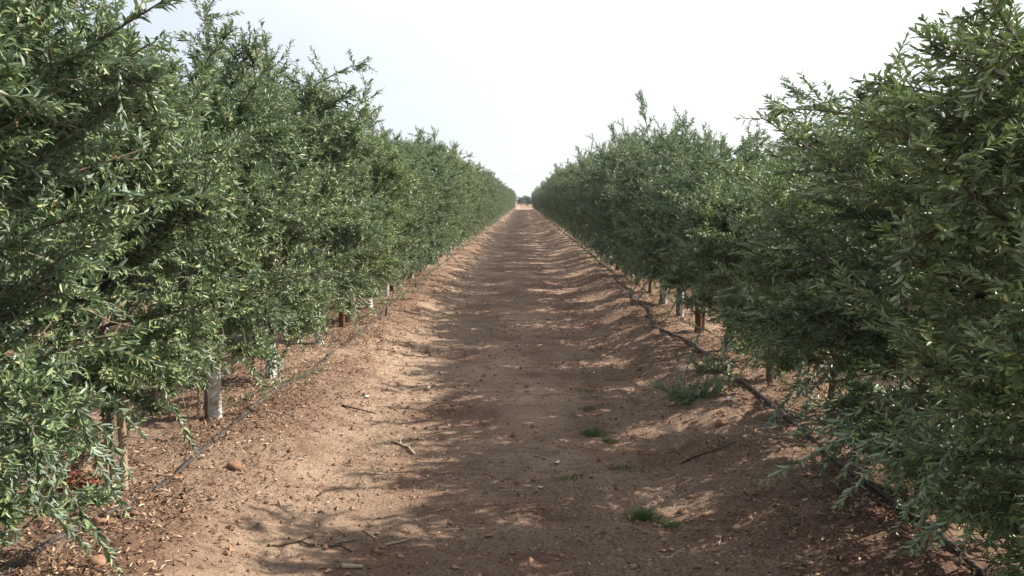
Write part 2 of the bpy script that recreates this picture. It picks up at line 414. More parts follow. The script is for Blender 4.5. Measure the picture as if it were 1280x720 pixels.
def olive(x, y, h, v, label, group, rot=None, sx=1.0, sy=1.0):
    tm, cm, hv = VAR[v]
    root = bpy.data.objects.new('olive_tree', None); col.objects.link(root)
    root.empty_display_size = 0.3
    root.location = (x, y, gz(x, y))
    s = h / hv
    root.scale = (sx, sy, s)
    root.rotation_euler = (0, 0, rot if rot is not None else random.choice((0, math.pi)) + random.uniform(-0.25, 0.25))
    tag(root, label, 'tree', group)
    link('trunk', tm, root); link('crown', cm, root)
    return root

VAR.append(make_variant(141, 1.95, n_lat=62, hw=0.60, skirt=0.42, n_top=12, suckers=2))
VAR.append(make_variant(142, 1.95, n_lat=62, hw=0.62, skirt=0.44, n_top=12, suckers=3))
VAR.append(make_variant(155, 1.95, n_lat=80, hw=0.55, hl=0.9, skirt=0.42, n_top=12, suckers=4))

# left row ------------------------------------------------------------
GL, GR = 'olive trees of the row on the left of the track', 'olive trees of the row on the right of the track'
left_near = [
    (1.40, 2.30, 0, 'olive tree at the extreme left edge, mostly cut off by the frame'),
    (2.76, 2.28, 1, 'big bright olive tree filling the upper left corner, nearest whole crown of the left row'),
    (4.12, 1.92, 11, 'short olive tree beside the thick tan post, under the notch of sky'),
    (5.37, 2.22, 3, 'tall olive tree rising from the grey-white box guard with a cane beside it'),
    (6.71, 2.34, 0, 'olive tree rising from the torn white trunk wrap, just beyond the box guard'),
    (8.35, 2.06, 10, 'olive tree rising from the thin white wrap half hidden by leaves, left row'),
    (9.68, 1.98, 2, 'olive tree standing behind the dark brown stake of the left row'),
    (11.05, 2.06, 3, 'first olive tree past the dark brown stake of the left row'),
    (12.43, 2.12, 0, 'second olive tree past the dark brown stake of the left row'),
    (13.81, 2.16, 2, 'third olive tree past the dark brown stake of the left row'),
    (15.19, 2.16, 1, 'fourth olive tree past the dark brown stake of the left row'),
    (16.57, 2.20, 3, 'fifth olive tree past the dark brown stake of the left row'),
]
right_near = [
    (1.35, 1.95, 7, 'olive tree at the extreme right edge, mostly cut off by the frame'),
    (2.68, 1.92, 5, 'dark shaded olive tree filling the lower right corner, nearest of the right row'),
    (3.98, 1.78, 8, 'dark olive tree with a tall loose sprig against white sky, second of the right row'),
    (5.29, 1.62, 9, 'low shaded olive tree just left of the tall sprig, where the right row dips'),
    (6.58, 1.66, 10, 'shaded olive tree with a bare dark stem, next beyond the dip of the right row'),
    (7.84, 1.78, 9, 'shaded olive tree rising from the nearest slim white wrap of the right row'),
    (9.10, 1.96, 10, 'shaded olive tree behind the brown post between the two white wraps at right'),
    (10.31, 1.98, 9, 'shaded olive tree rising from the farther slim white wrap of the right row'),
    (11.65, 2.08, 7, 'first shaded olive tree beyond the farther white wrap of the right row'),
    (13.00, 2.28, 4, 'second shaded olive tree beyond the farther white wrap of the right row'),
    (14.35, 2.25, 6, 'third shaded olive tree beyond the farther white wrap of the right row'),
    (15.70, 2.20, 5, 'fourth shaded olive tree beyond the farther white wrap of the right row'),
    (17.10, 2.20, 4, 'fifth shaded olive tree beyond the farther white wrap of the right row'),
]
rows = {'L': [], 'R': []}
for y, h, v, lab in left_near:
    olive(LX + random.uniform(-0.03, 0.03), y, h, v, lab, GL, sy=0.95 if y < 3 else 0.97); rows['L'].append(y)
for y, h, v, lab in right_near:
    olive(RX + random.uniform(-0.03, 0.03), y, h, v, lab, GR, rot=0.1 if v == 8 else None, sx=1.12 if y < 4.5 else 1.0); rows['R'].append(y)
y = 17.95
while y < 141:
    f = 0.5 + vnoise(2.2, y * 0.35)
    olive(LX + random.uniform(-0.05, 0.05), y, 2.24 + 0.2 * float(f) + random.uniform(-0.05, 0.05), random.choice((0, 2, 3, 3, 0, 1)),
          'small sunlit olive tree far along the left row, merging into one green hedge', 'far olive trees of the left row')
    rows['L'].append(y); y += 1.38 + random.uniform(-0.05, 0.05)
y = 18.45
while y < 141:
    f = 0.5 + vnoise(7.7, y * 0.35)
    olive(RX + random.uniform(-0.05, 0.05), y, 2.24 + 0.22 * float(f) + random.uniform(-0.05, 0.05), random.choice((4, 6, 7)),
          'small shaded olive tree far along the right row, merging into one dark hedge', 'far olive trees of the right row')
    rows['R'].append(y); y += 1.36 + random.uniform(-0.05, 0.05)
# the neighbouring rows, glimpsed between the stems and through the crowns
for k in range(20):
    olive(LX - 3.85, 5.2 + 1.38 * k, 2.5 + random.uniform(-0.2, 0.2), random.randrange(8),
          'olive tree of the next row over, glimpsed through gaps in the left hedge', 'olive trees behind the left row')
    olive(RX + 3.85, 4.4 + 1.38 * k, 2.35 + random.uniform(-0.2, 0.2), random.randrange(8),
          'olive tree of the next row over, glimpsed through gaps in the right hedge', 'olive trees behind the right row')

# ------------------------------------------------------------------ trunk guards, posts, canes
def guard_mesh(seed, h, r0, r1, square, mat, torn):
    r = np.random.default_rng(seed); mb = MB()
    k = 16; nz_ = 7
    th = np.arange(k) * 2 * math.pi / k
    def ring(z, rad, f):
        sq = 1.0 / np.maximum(np.abs(np.cos(th)), np.abs(np.sin(th)))
        m = 1 * (1 - square) + np.minimum(sq, 1.22) * square
        rr = rad * m * (1 + 0.07 * np.sin(2 * th + f) + 0.04 * np.sin(3 * th + 2 * f))
        return np.stack([rr * np.cos(th), rr * np.sin(th), np.broadcast_to(z, (k,))], 1)
    f0 = r.uniform(0, 6)
    V = []
    for i in range(nz_):
        t = i / (nz_ - 1); rad = r0 + (r1 - r0) * t
        zz = -0.03 + (h + 0.03) * t
        if i == nz_ - 1: zz = zz + torn * np.sin(2 * th + f0) + r.normal(0, torn * 0.4, k)
        V.append(ring(zz, rad * (1 + r.normal(0, 0.03)), f0 + t * 2))
    for i in range(nz_ - 1, -1, -1):
        q = V[i].copy(); q[:, :2] *= (1 - 0.003 / max(0.01, r0)); V.append(q)
    v = np.vstack(V); n = len(V)
    i = np.arange(n - 1)[:, None] * k; j = np.arange(k)[None]; j2 = (j + 1) % k
    mb.add(v, np.stack([i + j, i + j2, i + k + j2, i + k + j], -1).reshape(-1, 4))
    return mb.mesh('trunk_guard', [mat])

def put_guard(me, x, y, label, group=None, rot=0.0, lean=0.0):
    o = link('trunk_guard', me, None, (x, y, gz(x, y)))
    o.rotation_euler = (lean, lean * 0.5, rot)
    return tag(o, label, 'trunk guard', group)

def post(name, x, y, h, rad, mat, label, cat, group=None, lean=(0, 0), taper=0.95, k=12):
    mb = MB(); n = 7
    z = np.linspace(-0.15, h, n)
    pts = np.stack([lean[0] * z + 0.004 * np.sin(z * 9), lean[1] * z, z], 1)
    rr = np.linspace(rad, rad * taper, n) * (1 + 0.03 * np.sin(np.arange(n) * 2.1))
    pts = np.vstack([pts, pts[-1] + (0, 0, rad * 0.12)]); rr = np.append(rr, rr[-1] * 0.82)
    mb.tube(pts, rr, k)
    o = link(name, mb.mesh(name, [mat]), None, (x, y, gz(x, y)))
    return tag(o, label, cat, group)

put_guard(guard_mesh(1, 0.42, 0.043, 0.043, 0.9, 'guard', 0.012), LX + 0.03, 5.37, 'boxy grey-white trunk guard with a cane beside it, largest of the guards', 'trunk guards of the left row', 0.5)
put_guard(guard_mesh(2, 0.40, 0.046, 0.030, 0.1, 'torn_guard', 0.04), LX, 6.71, 'torn blotchy white wrap, wider at its foot, second guard along the left row', 'trunk guards of the left row', 1.0)
put_guard(guard_mesh(3, 0.34, 0.038, 0.034, 0.1, 'torn_guard', 0.03), LX - 0.02, 8.35, 'thin peeling white wrap half hidden by leaves, nearer side of the brown stake', 'trunk guards of the left row', 2.0)
put_guard(guard_mesh(4, 0.36, 0.036, 0.032, 0.1, 'torn_guard', 0.03), RX, 7.84, 'slim peeling white wrap nearest the viewer in the shaded right row', 'trunk guards of the right row', 0.3)
put_guard(guard_mesh(5, 0.36, 0.036, 0.032, 0.1, 'torn_guard', 0.03), RX, 10.31, 'slim white wrap just beyond the brown post of the shaded right row', 'trunk guards of the right row', 1.3)
far_guards = [guard_mesh(10 + i, 0.36, 0.040, 0.036, 0.3, ('guard', 'torn_guard')[i % 2], 0.03) for i in range(4)]
for side, X, p in (('L', LX, 0.68), ('R', RX, 0.4)):
    for y in rows[side]:
        if 11 < y < 75 and random.random() < p and abs(y - 17.1) > 0.1:
            put_guard(random.choice(far_guards), X + 0.02 * random.uniform(-1, 1), y,
                      'small white trunk guard far along the left row' if side == 'L' else 'small white trunk guard far along the right row',
                      'far trunk guards of the left row' if side == 'L' else 'far trunk guards of the right row', random.uniform(0, 6), random.uniform(-0.05, 0.05))
post('support_post', LX + 0.075, 4.02, 0.62, 0.0185, 'tan_wood', 'smooth tan round post beside the nearest stem of the left row', 'post', lean=(0.01, -0.02))
post('cane', LX + 0.045, 3.93, 0.55, 0.0065, 'cane', 'thin grey cane standing against the smooth tan post', 'cane', lean=(-0.03, 0.02), k=7)
post('cane', LX - 0.045, 5.30, 0.62, 0.0075, 'cane', 'thin grey cane standing against the boxy grey-white trunk guard', 'cane', lean=(0.02, 0.0), k=7)
post('wooden_stake', LX + 0.0, 9.38, 1.5, 0.034, 'dark_wood', 'dark brown round stake standing bare in the left row beyond the white wraps', 'stake', taper=0.97)
post('wooden_stake', RX - 0.05, 9.0, 1.5, 0.036, 'dark_wood', 'brown post between the two slim white wraps of the right row', 'stake', taper=0.97)
post('wooden_stake', RX - 0.03, 17.1, 1.5, 0.036, 'dark_wood', 'dark stake where the hose starts to wander in the right row', 'stake', taper=0.97)
for side, X, ys in (('left', LX, (12.9, 20.6, 27.2, 36.1, 47.0, 60.2)), ('right', RX, (25.0, 34.4, 45.7, 58.8))):
    for y in ys:
        post('wooden_stake', X + 0.02, y, 1.5, 0.034, 'dark_wood', 'small dark stake far along the %s row of trees' % side, 'stake', 'far stakes of the %s row' % side)
for (px, py, h, lab) in ((-1.62, 10.31, 0.10, 'nearest short black peg by the left hose, past the brown stake'),
                         (-1.66, 12.1, 0.09, 'middle short black peg of the three by the left hose'),
                         (-1.66, 13.5, 0.09, 'farthest short black peg of the three by the left hose')):
    post('irrigation_peg', px, py, h, 0.011, 'peg', lab, 'peg', 'pegs by the left hose', k=8, lean=(0.05, 0))

# ------------------------------------------------------------------ drip hoses
def hose(ctrl, rad, label, seed):
    r = np.random.default_rng(seed)
    c = np.array(ctrl, float)
    ys = np.concatenate([np.arange(c[0, 1], 30, 0.06), np.arange(30, 137, 0.5)])
    # smooth (cosine) interpolation of x along y, plus small wander
    i = np.clip(np.searchsorted(c[:, 1], ys) - 1, 0, len(c) - 2)
    t = np.clip((ys - c[i, 1]) / (c[i + 1, 1] - c[i, 1]), 0, 1); t = t * t * (3 - 2 * t) * 0.6 + t * 0.4
    xs = c[i, 0] * (1 - t) + c[i + 1, 0] * t + 0.03 * vnoise(ys * 0 + seed, ys * 1.7) + 0.014 * vnoise(ys * 0 + seed + 4, ys * 5)
    z = ground_z(xs, ys); k = np.ones(9) / 9
    zs = np.convolve(np.pad(z, 4, 'edge'), k, 'valid') + rad * (0.75 if seed == 8 else 0.5) + 0.018 * vnoise(ys * 0 + 50 + seed, ys * 1.6)
    mb = MB(); mb.tube(np.stack([xs, ys, zs], 1), rad, 8)
    o = link('irrigation_hose', mb.mesh('irrigation_hose', ['hose']))
    return tag(o, label, 'hose', 'drip hoses')
hose([(-2.0, 1.2), (-1.90, 2.4), (-1.87, 3.07), (-1.86, 3.34), (-1.80, 3.57), (-1.76, 3.85), (-1.74, 4.16), (-1.74, 4.88), (-1.75, 5.88), (-1.71, 6.87), (-1.69, 8.24), (-1.68, 9.92), (-1.74, 12.2), (-1.72, 20), (-1.75, 40), (-1.75, 137)],
     0.0135, 'dusty black drip hose lying on the sunlit bank under the left row', 3)
hose([(1.7, 1.2), (1.66, 3.0), (1.63, 4.54), (1.64, 5.19), (1.62, 5.81), (1.61, 6.4), (1.57, 7.01), (1.55, 8.37), (1.46, 8.92), (1.38, 9.45), (1.45, 10.01), (1.54, 10.83), (1.50, 12.0), (1.60, 13.02), (1.56, 14.6), (1.66, 16.67), (1.62, 18.5), (1.68, 20.9), (1.66, 40), (1.68, 137)],
     0.0135, 'black drip hose winding along the shaded bank under the right row', 8)

# ------------------------------------------------------------------ sticks, stones, scraps
def stick(x, y, length, ang, rad, mat, label, bend=0.06, fork=False, seed=0, name='dry_stick', cat='stick'):
    r = np.random.default_rng(seed); mb = MB(); n = 9
    t = np.linspace(-0.5, 0.5, n) * length
    off = np.cumsum(r.normal(0, bend * length / n, n)); off -= off.mean()
    px = t * math.cos(ang) - off * math.sin(ang); py = t * math.sin(ang) + off * math.cos(ang)
    pz = ground_z(x + px, y + py); pz = np.maximum(pz, np.linspace(pz[0], pz[-1], n)) - gz(x, y) + rad * 0.8
    pts = np.stack([px, py, pz], 1)
    mb.tube(pts, np.linspace(rad, rad * 0.55, n) * (1 + r.normal(0, 0.06, n)), 7)
    if fork:
        for j, s in ((3, 1), (5, -1), (6, 1)):
            d = np.array([math.cos(ang + s * 0.7), math.sin(ang + s * 0.7), 0.3])
            q = polyline(r, pts[j], d, length * r.uniform(0.25, 0.45), 6, -0.05, 0.2)
            q[:, 2] = np.maximum(q[:, 2], ground_z(x + q[:, 0], y + q[:, 1]) - gz(x, y) + 0.003)
            mb.tube(q, np.linspace(rad * 0.6, rad * 0.25, 6), 5)
    o = link(name, mb.mesh(name, [mat]), None, (x, y, gz(x, y)))
    return tag(o, label, cat)
stick(-0.75, 7.08, 0.16, 1.2, 0.016, 'straw', 'pale thick stub of wood at the left edge of the track, farthest of the sticks', seed=1)
stick(-0.74, 5.32, 0.25, 2.3, 0.009, 'straw', 'forked pale brown stick lying where sun meets shade', fork=True, seed=2, bend=0.3)
stick(-1.15, 6.05, 0.24, -0.05, 0.008, 'dark_stick', 'straight dark stick lying on the sunlit bank slope', seed=3)
stick(-0.93, 3.72, 0.36, 0.15, 0.006, 'dark_stick', 'crooked black twig lying in shade near the bottom of the picture', fork=True, bend=0.7, seed=4)
stick(-0.71, 3.53, 0.085, 0.2, 0.012, 'straw', 'short flat pale chip of wood, lowest in the picture', seed=5)
stick(-0.70, 3.88, 0.11, 2.2, 0.005, 'straw', 'thin pale twig pointing away beside the crooked black twig', seed=6)
stick(-0.56, 3.80, 0.12, 0.6, 0.005, 'straw', 'thin pale twig slanting right of the crooked black twig', seed=7, bend=0.2)
stick(-0.82, 4.78, 0.07, 0.3, 0.007, 'straw', 'small bright chip at the border of sun and shade', seed=8)
stick(-0.28, 5.9, 0.20, 1.8, 0.004, 'dark_stick', 'thin dark twig lying across the middle of the track', seed=9, bend=0.3)
stick(0.85, 3.75, 0.15, 1.1, 0.004, 'straw', 'thin curved straw lying in the shade right of the grass tuft', seed=10, bend=0.4)
stick(1.05, 4.95, 0.34, 0.2, 0.005, 'dark_stick', 'long thin dark twig on the shaded bank right of the tufts', seed=11, bend=0.3)

def rock(x, y, r0, label, mat='stone', seed=0, flat=0.7, name='stone', cat='stone', group=None):
    r = np.random.default_rng(seed); mb = MB(); nu, nv = 14, 9
    V = []
    for i in range(nv):
        ph = -math.pi / 2 + math.pi * i / (nv - 1)
        for j in range(nu):
            th = 2 * math.pi * j / nu
            d = np.array([math.cos(ph) * math.cos(th), math.cos(ph) * math.sin(th), math.sin(ph)])
            k = 1 + 0.45 * float(vnoise(d[0] * 1.6 + seed * 3.1 + d[2] * 1.3, d[1] * 1.6 + 5 + d[2])) * 1.6 + 0.38 * float(vnoise(d[0] * 4 + 9 + d[2] * 3, d[1] * 4 + seed))
            V.append(d * r0 * k * np.array([1, 0.85, flat]))
    f = [[i * nu + j, i * nu + (j + 1) % nu, (i + 1) * nu + (j + 1) % nu, (i + 1) * nu + j] for i in range(nv - 1) for j in range(nu)]
    mb.add(V, f)
    o = link(name, mb.mesh(name, [mat]), None, (x, y, gz(x, y) + r0 * flat * 0.45))
    o.rotation_euler.z = r.uniform(0, 6)
    return tag(o, label, cat, group)
rock(-1.51, 4.48, 0.042, 'round red-brown stone alone on the sunlit left bank', seed=1)
rock(-1.76, 3.53, 0.030, 'dark half-lit stone touching the left hose', seed=2)
rock(-1.57, 3.13, 0.038, 'tan clod at the bottom edge below the left hose', seed=3)
rock(-1.70, 4.24, 0.024, 'small pale stone beside the left hose beyond the tan post', seed=4)
rock(-0.96, 8.77, 0.035, 'dark stone at the foot of the left bank, farthest of the stones', seed=5)
rock(1.39, 5.91, 0.030, 'whitish stone on the shaded bank near the right hose', 'pale', seed=6)
rock(1.24, 5.45, 0.045, 'low brown stone half buried in the shaded right bank', seed=7)
rock(-1.0, 5.0, 0.02, 'pebble at the foot of the left bank near the forked stick', seed=8)

def scrap(x, y, s, label, seed):
    r = np.random.default_rng(seed); mb = MB(); n = 4
    g = np.linspace(-1, 1, n); X, Y = np.meshgrid(g, g)
    x2 = X * s * (1 + 0.2 * Y) ; y2 = Y * s * 0.5; z2 = s * 0.28 * (X ** 2) + r.normal(0, 0.06 * s, X.shape)
    a = r.uniform(0, 6); v = np.stack([x2 * math.cos(a) - y2 * math.sin(a), x2 * math.sin(a) + y2 * math.cos(a), z2], -1).reshape(-1, 3)
    f = [[i * n + j, i * n + j + 1, (i + 1) * n + j + 1, (i + 1) * n + j] for i in range(n - 1) for j in range(n - 1)]
    top = v + (0, 0, 0.002)
    border = [0, 1, 2, 3, 7, 11, 15, 14, 13, 12, 8, 4]
    rim = [[border[i], border[(i + 1) % 12], border[(i + 1) % 12] + 16, border[i] + 16] for i in range(12)]
    mb.add(np.vstack([v, top]), [q[::-1] for q in f] + [[k + 16 for k in q] for q in f] + rim)
    o = link('pale_scrap', mb.mesh('pale_scrap', ['pale']), None, (x, y, gz(x, y) + 0.006))
    return tag(o, label, 'scrap')
scrap(0.19, 5.0, 0.022, 'curled white scrap of dry leaf in the middle of the shaded track', 1)
scrap(0.09, 4.54, 0.014, 'tiny white scrap nearer than the curled one on the shaded track', 2)
scrap(-1.18, 6.54, 0.032, 'bright curled husk on the sunlit left bank near the dark stick', 3)
scrap(-0.78, 7.6, 0.02, 'thin pale curl just beyond the thick stub of wood', 4)
scrap(0.52, 7.9, 0.018, 'faint pale scrap on the shaded track beyond the weeds', 5)

# ------------------------------------------------------------------ grass tufts, weed, red leaf pile
def tuft(x, y, rad, h, n, label, seed):
    r = np.random.default_rng(seed); mb = MB()
    a = r.uniform(0, 6.28, n); rr = rad * np.sqrt(r.random(n)) * r.uniform(0.3, 1, n)
    bx, by = rr * np.cos(a) * 1.4, rr * np.sin(a)
    bz = ground_z(x + bx, y + by) - gz(x, y) - 0.004
    hh = h * r.uniform(0.4, 1.1, n) * (1 - 0.5 * rr / rad)
    lean = r.normal(0, 0.35, (n, 2)) + np.stack([bx, by], 1) / rad * 0.5
    V = []
    w = r.uniform(0.0016, 0.0032, n); pa = r.uniform(0, 3.14, n)
    for t, ws in ((0, 1), (0.5, 0.8), (1.0, 0.12)):
        cx = bx + lean[:, 0] * hh * t * t; cy = by + lean[:, 1] * hh * t * t; cz = bz + hh * t * (1 - 0.15 * t)
        for s in (-1, 1):
            V.append(np.stack([cx + s * w * ws * np.cos(pa), cy + s * w * ws * np.sin(pa), cz], 1))
    v = np.stack(V, 1).reshape(-1, 3); i = np.arange(n)[:, None] * 6
    mb.add(v, np.vstack([i + np.array([[0, 1, 3, 2]]), i + np.array([[2, 3, 5, 4]])]))
    o = link('grass_tuft', mb.mesh('grass_tuft', ['grass'], False), None, (x, y, gz(x, y)))
    return tag(o, label, 'grass tuft', 'grass tufts on the track')
tuft(0.57, 4.11, 0.075, 0.10, 300, 'bright green grass tuft nearest the viewer, right of the middle of the track', 1)
tuft(0.68, 4.02, 0.06, 0.05, 120, 'low dull sprigs at the right foot of the bright green tuft', 2)
tuft(0.46, 5.65, 0.085, 0.07, 330, 'flat green grass tuft in the middle of the line of tufts', 3)
tuft(0.55, 5.5, 0.05, 0.05, 120, 'small yellowish tuft beside the flat green middle tuft', 4)
tuft(0.48, 6.40, 0.09, 0.05, 160, 'faint dark tuft farther up the line of tufts', 5)
tuft(0.50, 6.9, 0.08, 0.04, 110, 'faintest tuft at the far end of the line of tufts', 6)
tuft(0.25, 4.72, 0.09, 0.035, 110, 'thin low green patch left of the line of tufts', 7)
tuft(0.57, 4.95, 0.09, 0.045, 150, 'sparse tuft between the bright near tuft and the flat middle one', 8)
tuft(-0.55, 6.3, 0.10, 0.03, 80, 'sparse greenish patch left of the middle of the track', 9)

def weed(x, y, n, spread, h, label, seed):
    r = np.random.default_rng(seed); st, cr = MB(), MB()
    for i in range(n):
        a = r.uniform(0, 6.28); e = r.uniform(0.25, 1.3)
        l = r.uniform(0.5, 1.0) * spread
        p0 = np.array([r.normal(0, 0.05), r.normal(0, 0.04), 0.0])
        pts = polyline(r, p0, (math.cos(a) * math.cos(e), math.sin(a) * math.cos(e), math.sin(e) * h / spread), l, 6, 0.02, 0.12)
        pts[:, 2] = np.maximum(pts[:, 2], 0.012)
        st.tube(pts, np.linspace(0.003, 0.001, 6), 4, 0, cap=False)
        leaves_on(cr, r, pts, l, 0.017, (0.028, 0.055))
    root = bpy.data.objects.new('weed', None); col.objects.link(root); root.location = (x, y, gz(x, y) - 0.01)
    tag(root, label, 'weed')
    link('stem', st.mesh('weed_stem', ['twig']), root); link('foliage', cr.mesh('weed_foliage', ['weed'], False), root)
weed(1.20, 6.25, 32, 0.34, 0.24, 'bushy grey-green weed at the foot of the shaded right bank', 3)
weed(1.48, 6.95, 26, 0.24, 0.18, 'smaller loose weed straddling the right hose above the bushy one', 4)

def leaf_pile(x, y, n, rx, ry, h, label):
    r = np.random.default_rng(12); mb = MB()
    a = r.uniform(0, 6.28, n); q = np.sqrt(r.random(n))
    px, py = rx * q * np.cos(a), ry * q * np.sin(a)
    pz = ground_z(x + px, y + py) - gz(x, y) + h * (1 - q * q) * r.random(n) + 0.004
    d = r.normal(0, 1, (n, 3)); d[:, 2] *= 0.35
    add_leaves(mb, np.stack([px, py, pz], 1), d, r.normal(0, 0.5, (n, 3)) + (0, 0, 1), r.uniform(0.03, 0.06, n), r.uniform(0.008, 0.014, n))
    o = link('dry_leaf_pile', mb.mesh('dry_leaf_pile', ['redleaf'], False), None, (x, y, gz(x, y)))
    return tag(o, label, 'leaf pile')
leaf_pile(-2.12, 4.05, 420, 0.17, 0.09, 0.05, 'low heap of rusty red dry leaves behind the tan post')

# ------------------------------------------------------------------ ground sheet
def geo(a, b, s0, g):
    out = [a]; s = s0
    while out[-1] < b: out.append(out[-1] + s); s *= g
    return np.array(out)
xs_r = np.concatenate([np.arange(0, 3.2, 0.03), geo(3.2, 14, 0.045, 1.05), geo(15.5, 3000, 4, 1.35)])
xs = np.unique(np.concatenate([-xs_r, xs_r]))
ys = np.concatenate([-geo(1.0, 400, 1.0, 1.5)[::-1], np.arange(-0.6, 2.2, 0.12), np.arange(2.3, 10, 0.026), geo(10.03, 138, 0.03, 1.0065), np.array([139., 140, 141, 142, 145, 150, 156, 157, 165, 175, 190, 220]), geo(260, 3000, 60, 1.4)])
X, Y = np.meshgrid(xs, ys)
Z = ground_z(X, Y)
fade = (np.abs(X) < 30) & (Y < 300)
Z = np.where(fade, Z, Z * 0)
# the land lifts a little beyond the end of the rows
Z = Z + 0.4 * sstep(152, 182, Y) * (1 - sstep(400, 900, Y))
nx = len(xs); ny = len(ys)
I = (np.arange(ny - 1)[:, None] * nx + np.arange(nx - 1)[None]).ravel()
mb = MB(); mb.add(np.stack([X, Y, Z], -1).reshape(-1, 3), np.stack([I, I + 1, I + nx + 1, I + nx], -1))
g = link('ground', mb.mesh('ground', ['soil']))
tag(g, 'reddish brown bare orchard soil with a track between two raised banks', 'ground', kind='structure')

# pale cross road at the end of the alley
mb = MB()
rx = np.linspace(-60, 60, 61); ryy = np.array([142.5, 144, 146, 147.5])
X2, Y2 = np.meshgrid(rx, ryy); Y2 = Y2 + 0.4 * vnoise(X2 * 0.3, Y2 * 0)
Z2 = 0.05 + 0.02 * vnoise(X2, Y2)
Z2[0] -= 0.1; Z2[-1] -= 0.1
I = (np.arange(3)[:, None] * 61 + np.arange(60)[None]).ravel()
mb.add(np.stack([X2, Y2, Z2], -1).reshape(-1, 3), np.stack([I, I + 1, I + 62, I + 61], -1))
tag(link('road', mb.mesh('road', ['gravel'])), 'pale gravel road crossing the far end of the track', 'road', kind='structure')

# ------------------------------------------------------------------ litter and clods
def litter(n, sampler, size, name, label, cat, mat, seed, lift=0.006, tilt=0.22):
    r = np.random.default_rng(seed)
    x, y = sampler(r, n)
    z = ground_z(x, y) + lift * r.random(len(x)) ** 1.5 + 0.001
    n = len(x)
    a = r.uniform(0, 6.28, n)
    D = np.stack([np.cos(a), np.sin(a), r.normal(0, tilt, n)], 1)
    Nn = np.stack([r.normal(0, 0.5, n), r.normal(0, 0.5, n), np.ones(n)], 1)
    Ln = r.uniform(*size, n) * r.uniform(0.5, 1, n); Wd = Ln * r.uniform(0.10, 0.42, n)
    mb = MB(); add_leaves(mb, np.stack([x, y, z], 1), D, Nn, Ln, Wd, fold=0.3, droop=-0.08)
    o = link(name, mb.mesh(name, [mat], False)); return tag(o, label, cat, kind='stuff')

def banks(r, n):
    y = 2.3 + 15 * r.random(n) ** 2.2
    s = r.random(n) < 0.6
    u = r.normal(0, 0.55, n)
    x = np.where(s, LX - 0.05, RX + 0.05) + u
    k = vnoise(x * 1.8, y * 1.8) + 0.5 > r.random(n) * 0.75
    return x[k], y[k]
def track(r, n):
    y = 2.5 + 12 * r.random(n) ** 1.8; x = r.uniform(-1.2, 1.2, n)
    k = vnoise(x * 2.3 + 40, y * 2.3) + 0.5 > 0.12 + r.random(n) * 0.7
    return x[k], y[k]
litter(190000, banks, (0.010, 0.044), 'leaf_litter', 'brown and tan dry leaves and chips strewn over both raised banks', 'leaf litter', 'litter', 5, 0.016, 0.4)
litter(90000, track, (0.004, 0.022), 'track_litter', 'sparse dry leaves and bits of straw scattered on the flat track', 'track litter', 'litter', 6, 0.009, 0.35)

def clods(n, sampler, size, name, label, seed):
    r = np.random.default_rng(seed); x, y = sampler(r, n); n = len(x)
    base = np.array([(1, 0, 0), (-1, 0, 0), (0, 1, 0), (0, -1, 0), (0, 0, 1), (0, 0, -1)], float)
    fac = np.array([(0, 2, 4), (2, 1, 4), (1, 3, 4), (3, 0, 4), (2, 0, 5), (1, 2, 5), (3, 1, 5), (0, 3, 5)])
    s = size[0] + (size[1] - size[0]) * r.random(n) ** 6
    P = base[None] * s[:, None, None] * r.uniform(0.6, 1.25, (n, 6, 1)) * np.array([1, 1, 0.7])
    a = r.uniform(0, 6.28, n); c_, s_ = np.cos(a)[:, None], np.sin(a)[:, None]
    Q = np.stack([P[..., 0] * c_ - P[..., 1] * s_, P[..., 0] * s_ + P[..., 1] * c_, P[..., 2]], -1)
    Q = Q + r.normal(0, 0.12, Q.shape) * s[:, None, None]
    Q += np.stack([x, y, ground_z(x, y) + s * 0.25], -1)[:, None]
    mb = MB(); mb.add(Q.reshape(-1, 3), None, (np.arange(n)[:, None, None] * 6 + fac[None]).reshape(-1, 3))
    o = link(name, mb.mesh(name, ['clod'], False)); return tag(o, label, 'soil crumbs', kind='stuff')
def everywhere(r, n):
    y = 2.3 + 14 * r.random(n) ** 1.9; x = r.uniform(-2.6, 2.5, n)
    k = vnoise(x * 1.5 + 80, y * 1.5) + 0.5 > r.random(n) * 0.9
    return x[k], y[k]
clods(42000, everywhere, (0.002, 0.022), 'soil_crumbs', 'loose crumbs of red-brown soil scattered over track and banks', 4)

